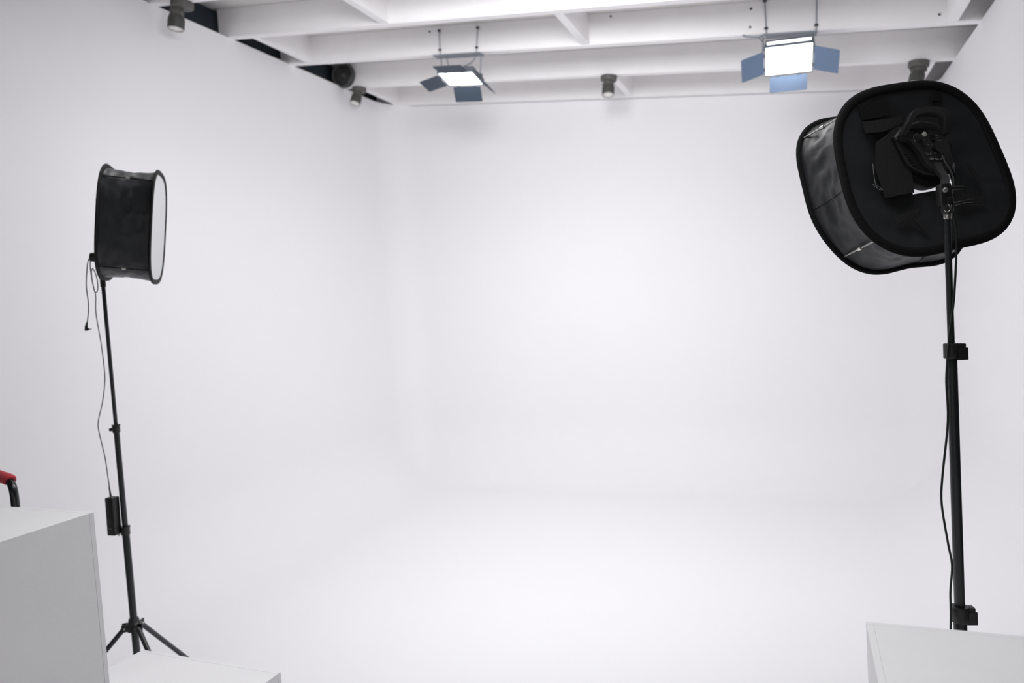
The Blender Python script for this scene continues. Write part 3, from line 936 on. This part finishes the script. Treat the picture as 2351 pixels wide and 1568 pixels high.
ad = thing('power_adapter', 'black brick power adapter hanging beside the left stand', 'adapter', (-2.545, 2.020, 0.795))
AX = Matrix.Translation((-2.543, 2.020, 0.795)) @ Matrix.Rotation(R(8), 4, 'Z') @ Matrix.Rotation(R(1.2), 4, 'Y')
bm = B()
box(bm, (-0.0185, -0.018, 0.0), (0.0185, 0.018, 0.150), AX, bevel=0.003)
ab = obj('case', bm, M['plastic'], ad, smooth=40)
for (x, z, w, h) in ((-0.004, 0.062, 0.012, 0.0014), (0.001, 0.055, 0.010, 0.0014), (-0.003, 0.048, 0.009, 0.0012), (-0.001, 0.026, 0.006, 0.005)):
    bm = B()
    box(bm, (x - w / 2, -0.0186, z), (x + w / 2, -0.0179, z + h), AX)
    obj('label_print', bm, M['adapter_label'], ad, smooth=0)
bm = B()
tube(bm, smooth_path([AX @ V((0.015, 0.0, 0.004)), AX @ V((0.020, 0.0, -0.004)), (LX - 0.012, LY - 0.014, 0.797), (LX - 0.002, LY - 0.0145, 0.800)], 4), 0.0022, seg=8)
obj('tie', bm, M['steel'], ad, smooth=60)

# ------------------------------------------------------------------ panel lights under the third joist


def panel_light(label, C, t, roll, yaw, doors, bar_x, arm, dm, led, extra):
    w, h = 0.262, 0.207
    W = Matrix.Translation(C) @ Matrix.Rotation(yaw, 4, 'Z') @ Matrix.Rotation(roll, 4, 'Y') @ Matrix.Rotation(t + pi / 2, 4, 'X')
    yj = JY[3] - JW
    th = thing('panel_light', label, 'panel light', C, 'LED panel lights with barn doors')
    # housing: tray behind the lit face, and a frame round it
    bm = B()
    box(bm, (-w / 2 - 0.006, -h / 2 - 0.006, -0.040), (w / 2 + 0.006, h / 2 + 0.006, -0.004), W, bevel=0.005)
    obj('housing', bm, M['lamp_body'], th, smooth=40)
    bm = B()
    for a in ((-w / 2 - 0.006, -h / 2 - 0.006, w / 2 + 0.006, -h / 2), (-w / 2 - 0.006, h / 2, w / 2 + 0.006, h / 2 + 0.006), (-w / 2 - 0.006, -h / 2, -w / 2, h / 2), (w / 2, -h / 2, w / 2 + 0.006, h / 2)):
        box(bm, (a[0], a[1], -0.006), (a[2], a[3], 0.004), W)
    obj('frame', bm, M['lamp_body'], th, smooth=0)
    bm = B()
    box(bm, (-w / 2, -h / 2, -0.004), (w / 2, h / 2, 0.0), W)
    obj('led_face', bm, led, th, smooth=0)
    # barn doors: (side, opening angle, length)
    for side, phi, ln, sh in doors:
        sx_, sy_ = {'left': (-1, 0), 'right': (1, 0), 'top': (0, 1), 'bottom': (0, -1)}[side]
        hw = (h if sx_ else w) * 0.41
        al = V((0, 1, 0)) if sx_ else V((1, 0, 0))
        base = V((sx_ * (w / 2 + 0.008), sy_ * (h / 2 + 0.008), 0.008))
        dv = V((sx_ * cos(phi), sy_ * cos(phi), sin(phi)))
        nv = al.cross(dv)
        D = Matrix(((al.x, dv.x, nv.x, base.x), (al.y, dv.y, nv.y, base.y), (al.z, dv.z, nv.z, base.z), (0, 0, 0, 1)))
        bm = B()
        poly = [(-hw, 0.004), (hw, 0.004), (hw + sh, ln - 0.006), (hw + sh - 0.006, ln), (-hw - sh + 0.006, ln), (-hw - sh, ln - 0.006)]
        prism(bm, poly, -0.0012, 0.0012, W @ D)
        dr = obj('barn_door', bm, dm, th, smooth=0)
        for s in (-0.6, 0.6):
            bm = B()
            tube(bm, [W @ D @ V((s * hw - 0.012, 0.002, 0)), W @ D @ V((s * hw + 0.012, 0.002, 0))], 0.0035, seg=8)
            obj('hinge', bm, M['lamp_body'], dr, smooth=40)
    # flat bar on the joist, two clamp rods with nuts on its face, yoke arms
    xa, xb = bar_x
    bm = B()
    f = lambda x, y, d: V((x, y, ROOF(x) + d))
    sheared(bm, xa, xb, yj - 0.006, yj + JW + 0.006, -0.010, -0.001)
    obj('mount_bar', bm, M['mount'], th, smooth=0)
    for x, l0, l1 in arm['rods']:
        bm = B()
        tube(bm, [f(x, yj - 0.008, -0.004), f(x + (l1 if l1 else 0), yj - 0.008, l0)], 0.0035, seg=8)
        rd = obj('clamp_rod', bm, M['mount'], th, smooth=60)
        for z_ in (0.030, l0 - 0.006):
            bm = B()
            lathe(bm, [(0.005, -0.007), (0.011, -0.006), (0.011, 0.004), (0.005, 0.007)], Matrix.Translation(f(x + (l1 * z_ / l0 if l1 else 0), yj - 0.009, z_)), seg=12)
            obj('nut', bm, M['bolt'], rd, smooth=40)
    for s in (-1, 1):
        e = W @ V((s * (w / 2 + 0.016), 0.0, -0.018))
        tp = f(e.x + arm['lean'] * s, yj + JW / 2, -0.008)
        bm = B()
        tube(bm, smooth_path([tp, tp * 0.45 + e * 0.55 + V((0.002 * s, 0, 0)), e], 5), 0.0045, seg=8)
        obj('yoke_arm', bm, M['mount'], th, smooth=60)
        bm = B()
        lathe(bm, [(0.007, -0.004), (0.014, 0.0), (0.014, 0.014), (0.010, 0.017)], axis_mtx(e, W.to_3x3() @ V((s, 0, 0))), seg=14)
        obj('tilt_knob', bm, M['lamp_body'], th, smooth=40)
    extra(th, W, f, yj)
    return th


def extra1(th, W, f, yj):
    bm = B()
    tube(bm, [f(-2.345 + 0.05, yj + JW / 2, -0.006), W @ V((-0.07, 0.05, -0.038))], 0.004, seg=8)
    obj('stay_rod', bm, M['mount'], th, smooth=60)
    bm = B()
    tube(bm, smooth_path([f(-2.055, yj + JW / 2, -0.006), f(-2.10, yj + JW / 2, -0.06), W @ V((0.05, 0.10, -0.038))], 5), 0.005, seg=8)
    obj('lamp_cord', bm, M['mount'], th, smooth=60)


def extra2(th, W, f, yj):
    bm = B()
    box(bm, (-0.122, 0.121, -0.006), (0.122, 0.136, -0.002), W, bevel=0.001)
    obj('door_glare_strip', bm, M['led'], th, smooth=0)  # glowing strip added in place of the overexposed top barn door
    bm = B()
    box(bm, (-0.131, 0.110, -0.020), (0.131, 0.139, -0.0065), W)
    obj('glare_strip_back', bm, M['lamp_body'], th, smooth=0)  # backing added for the glowing strip
    bm = B()
    tube(bm, smooth_path([f(-0.255, yj - 0.004, -0.004), f(-0.215, yj - 0.010, -0.016), f(-0.165, yj - 0.010, -0.020), f(-0.125, yj - 0.008, -0.006)], 5), 0.006, seg=8)
    obj('lamp_cord', bm, M['mount'], th, smooth=60)
    bm = B()
    tube(bm, smooth_path([f(-0.165, yj - 0.010, -0.020), f(-0.14, yj, -0.055), W @ V((-0.14, 0.06, -0.03))], 5), 0.004, seg=8)
    obj('lamp_cord', bm, M['mount'], th, smooth=60)


panel_light('lit panel light facing down between its barn doors, left of ceiling middle', V((-2.182, 4.80, 3.236)), 1.415, 0.125, 0.027,
            [('top', 0.061, 0.133, 0.0), ('left', 0.294, 0.151, 0.0), ('bottom', 0.861, 0.113, 0.0), ('right', 0.62, 0.135, 0.0)],
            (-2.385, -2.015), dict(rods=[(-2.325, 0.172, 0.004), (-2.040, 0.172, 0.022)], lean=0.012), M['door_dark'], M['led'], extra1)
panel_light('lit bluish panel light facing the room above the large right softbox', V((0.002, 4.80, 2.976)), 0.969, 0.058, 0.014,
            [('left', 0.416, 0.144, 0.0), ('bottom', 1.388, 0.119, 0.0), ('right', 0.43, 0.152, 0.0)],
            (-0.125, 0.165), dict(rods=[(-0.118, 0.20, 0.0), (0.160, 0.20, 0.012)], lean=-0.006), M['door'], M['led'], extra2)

# ------------------------------------------------------------------ small ceiling spotlights


def spotlight(label, x, y, off, aim, s=1.0):
    """Round canopy, a stubby swivel set to one side, and a barrel with a pale lens."""
    top = V((x, y, ROOF(x) - 0.0005))
    t = thing('ceiling_spotlight', label, 'spotlight', top, 'small spotlights on the joists')
    nrm = V((SL, 0, 1)).normalized()
    bm = B()
    lathe(bm, [(0.060 * s, 0.0), (0.0635 * s, -0.004), (0.0635 * s, -0.034), (0.058 * s, -0.040), (0.02 * s, -0.041)], axis_mtx(top, nrm), seg=32)
    obj('canopy', bm, M['spot_mid'], t, smooth=40)
    d = V(aim).normalized()
    q = top - nrm * 0.040 + V(off)
    bm = B()
    lathe(bm, [(0.030 * s, -0.006), (0.038 * s, -0.002), (0.040 * s, 0.030), (0.034 * s, 0.040)], axis_mtx(q, d), seg=24)
    lathe(bm, [(0.008, -0.050 * s), (0.012, -0.046 * s), (0.012, 0.046 * s), (0.008, 0.050 * s)], axis_mtx(q + d * 0.018, d.cross(V((0.2, 1, 0.1)))), seg=14)
    obj('swivel', bm, M['spot_mid'], t, smooth=40)
    q = q + d * 0.038
    bm = B()
    lathe(bm, [(0.034 * s, 0.0), (0.043 * s, 0.003), (0.0435 * s, 0.016), (0.0470 * s, 0.018), (0.0470 * s, 0.076), (0.0450 * s, 0.079), (0.0385 * s, 0.079), (0.0380 * s, 0.073)], axis_mtx(q, d), seg=32)
    obj('barrel', bm, M['spot_dark'], t, smooth=35)
    bm = B()
    lathe(bm, [(0.0450 * s, 0.0788), (0.0450 * s, 0.0812), (0.036 * s, 0.0812), (0.035 * s, 0.076)], axis_mtx(q, d), seg=32, cap=False)
    obj('lens_rim', bm, M['spot_rim'], t, smooth=35)
    bm = B()
    lathe(bm, [(0.0365 * s, 0.075), (0.0300 * s, 0.0775), (0.001, 0.079)], axis_mtx(q, d), seg=32)
    obj('lens', bm, M['spot_lens'], t, smooth=60)


spotlight('grey spotlight at top left corner above the left softbox', -3.423, 3.505, (-0.040, 0.0, 0.0), (-0.10, -0.10, -1), 1.05)
spotlight('grey spotlight below the round dark vent at the far left', -3.499, 5.545, (-0.004, -0.010, 0.0), (-0.12, -0.42, -1), 0.98)
spotlight('grey spotlight alone between the two lit panel lights', -1.277, 5.545, (0.0, -0.006, 0.0), (-0.02, -0.28, -1), 0.98)
spotlight('grey spotlight half hidden behind top of the large right softbox', 0.800, 5.545, (0.004, -0.006, 0.0), (-0.26, -0.25, -1), 1.0)

# ------------------------------------------------------------------ round vent on the fourth joist
vt = thing('round_vent', 'round dark grey vent between joists above the left wall', 'vent', (-3.62, JY[4] - JW, 3.685))
VM = axis_mtx((-3.615, JY[4] - JW, 3.690), (0.10, -1, -0.06))
bm = B()
lathe(bm, [(0.104, 0.0), (0.106, 0.010), (0.106, 0.050), (0.100, 0.054), (0.086, 0.052), (0.082, 0.030), (0.078, 0.006)], VM, seg=44)
obj('flange', bm, M['vent'], vt, smooth=40)
for r, z in ((0.066, 0.034), (0.046, 0.036)):
    bm = B()
    tube(bm, [VM @ V((r * cos(R(a)), r * sin(R(a)), z)) for a in range(0, 360, 12)], 0.005, seg=8, closed=True)
    obj('grille_ring', bm, M['vent'], vt, smooth=60)
bm = B()
lathe(bm, [(0.030, 0.0), (0.030, 0.036), (0.024, 0.044), (0.008, 0.047)], VM, seg=28)
obj('hub_cap', bm, M['spot_dark'], vt, smooth=40)
for k in range(4):
    bm = B()
    a = k * pi / 2 + 0.4
    tube(bm, [VM @ V((0.026 * cos(a), 0.026 * sin(a), 0.034)), VM @ V((0.082 * cos(a), 0.082 * sin(a), 0.034))], 0.0035, seg=6)
    obj('grille_spoke', bm, M['vent'], vt, smooth=60)

# ------------------------------------------------------------------ white plinths


def plinth(label, lo, hi, th=0.012):
    x0, y0, _ = lo
    x1, y1, z1 = hi
    t = thing('plinth', label, 'plinth', ((x0 + x1) / 2, (y0 + y1) / 2, 0), 'white display plinths')
    g = 0.0002
    for nm, a, b in (('top_panel', (x0 + th + g, y0 + th + g, z1 - th), (x1 - th - g, y1 - th - g, z1)),
                     ('rear_panel', (x0, y1 - th, 0), (x1, y1, z1)),
                     ('front_panel', (x0, y0, 0), (x1, y0 + th, z1)),
                     ('side_panel', (x1 - th, y0 + th + g, 0), (x1 - 0.0003, y1 - th - g, z1)),
                     ('side_panel', (x0 + 0.0003, y0 + th + g, 0), (x0 + th, y1 - th - g, z1))):
        bm = B()
        box(bm, a, b, None, bevel=0.0005, seg=1)
        obj(nm, bm, M['plinth'], t, smooth=40)
    return t


plinth('tall white plinth in the left foreground before the red trolley handle', (-2.17, 0.62, 0), (-1.603, 1.223, 1.164))
plinth('low white plinth at the foot of the left tripod stand', (-1.943, 1.245, 0), (-1.411, 1.603, 0.60), 0.012)
plinth('white plinth in right foreground in front of the right stand', (0.0955, 0.95, 0), (0.74, 1.503, 0.95))

# ------------------------------------------------------------------ platform trolley, its handle showing behind the tall plinth
TO = V((-2.338, 1.518, 0))
dl = V((-0.946, 0.325, 0))          # along the handle bar
db = V((-0.325, -0.946, 0))         # along the platform
tr = thing('platform_trolley', 'platform trolley showing black tube handle with red grip behind tall plinth', 'trolley', TO)
zt = 1.142
WB = 0.40
bm = B()
path = [TO + V((0, 0, 0.15)), TO + V((0, 0, 1.06))]
for a in range(0, 91, 15):
    path.append(TO + dl * (0.055 - 0.055 * cos(R(a))) + V((0, 0, 1.087 + 0.055 * sin(R(a)))))
E2 = TO + dl * WB
for a in range(90, -1, -15):
    path.append(E2 - dl * (0.055 - 0.055 * cos(R(a))) + V((0, 0, 1.087 + 0.055 * sin(R(a)))))
path += [E2 + V((0, 0, 1.06)), E2 + V((0, 0, 0.15))]
tube(bm, path, 0.0125, seg=16, ref=db)
obj('handle_frame', bm, M['gloss'], tr, smooth=60)
bm = B()
tube(bm, [TO + dl * 0.030 + V((0, 0, zt - 0.002)), TO + dl * 0.033 + V((0, 0, zt)), TO + dl * (WB - 0.033) + V((0, 0, zt)), TO + dl * (WB - 0.030) + V((0, 0, zt - 0.002))], [0.0165, 0.0185, 0.0185, 0.0165], seg=20)
obj('red_grip', bm, M['red_grip'], tr, smooth=50)
PM = Matrix(((dl.x, db.x, 0, TO.x), (dl.y, db.y, 0, TO.y), (0, 0, 1, 0), (0, 0, 0, 1)))
bm = B()
box(bm, (-0.03, -0.02, 0.125), (WB + 0.03, 0.62, 0.155), PM, bevel=0.008)
obj('platform', bm, M['trolley_deck'], tr, smooth=40)
for a in (0.02, WB - 0.02):
    for b in (0.05, 0.55):
        bm = B()
        lathe(bm, [(0.028, -0.013), (0.045, -0.011), (0.045, 0.011), (0.028, 0.013)], axis_mtx(PM @ V((a, b, 0.045)), dl), seg=24)
        wheel = obj('wheel', bm, M['rubber'], tr, smooth=40)
        bm = B()
        box(bm, (a - 0.020, b - 0.02, 0.040), (a - 0.016, b + 0.02, 0.126), PM)
        box(bm, (a + 0.016, b - 0.02, 0.040), (a + 0.020, b + 0.02, 0.126), PM)
        obj('caster_fork', bm, M['steel'], wheel, smooth=0)
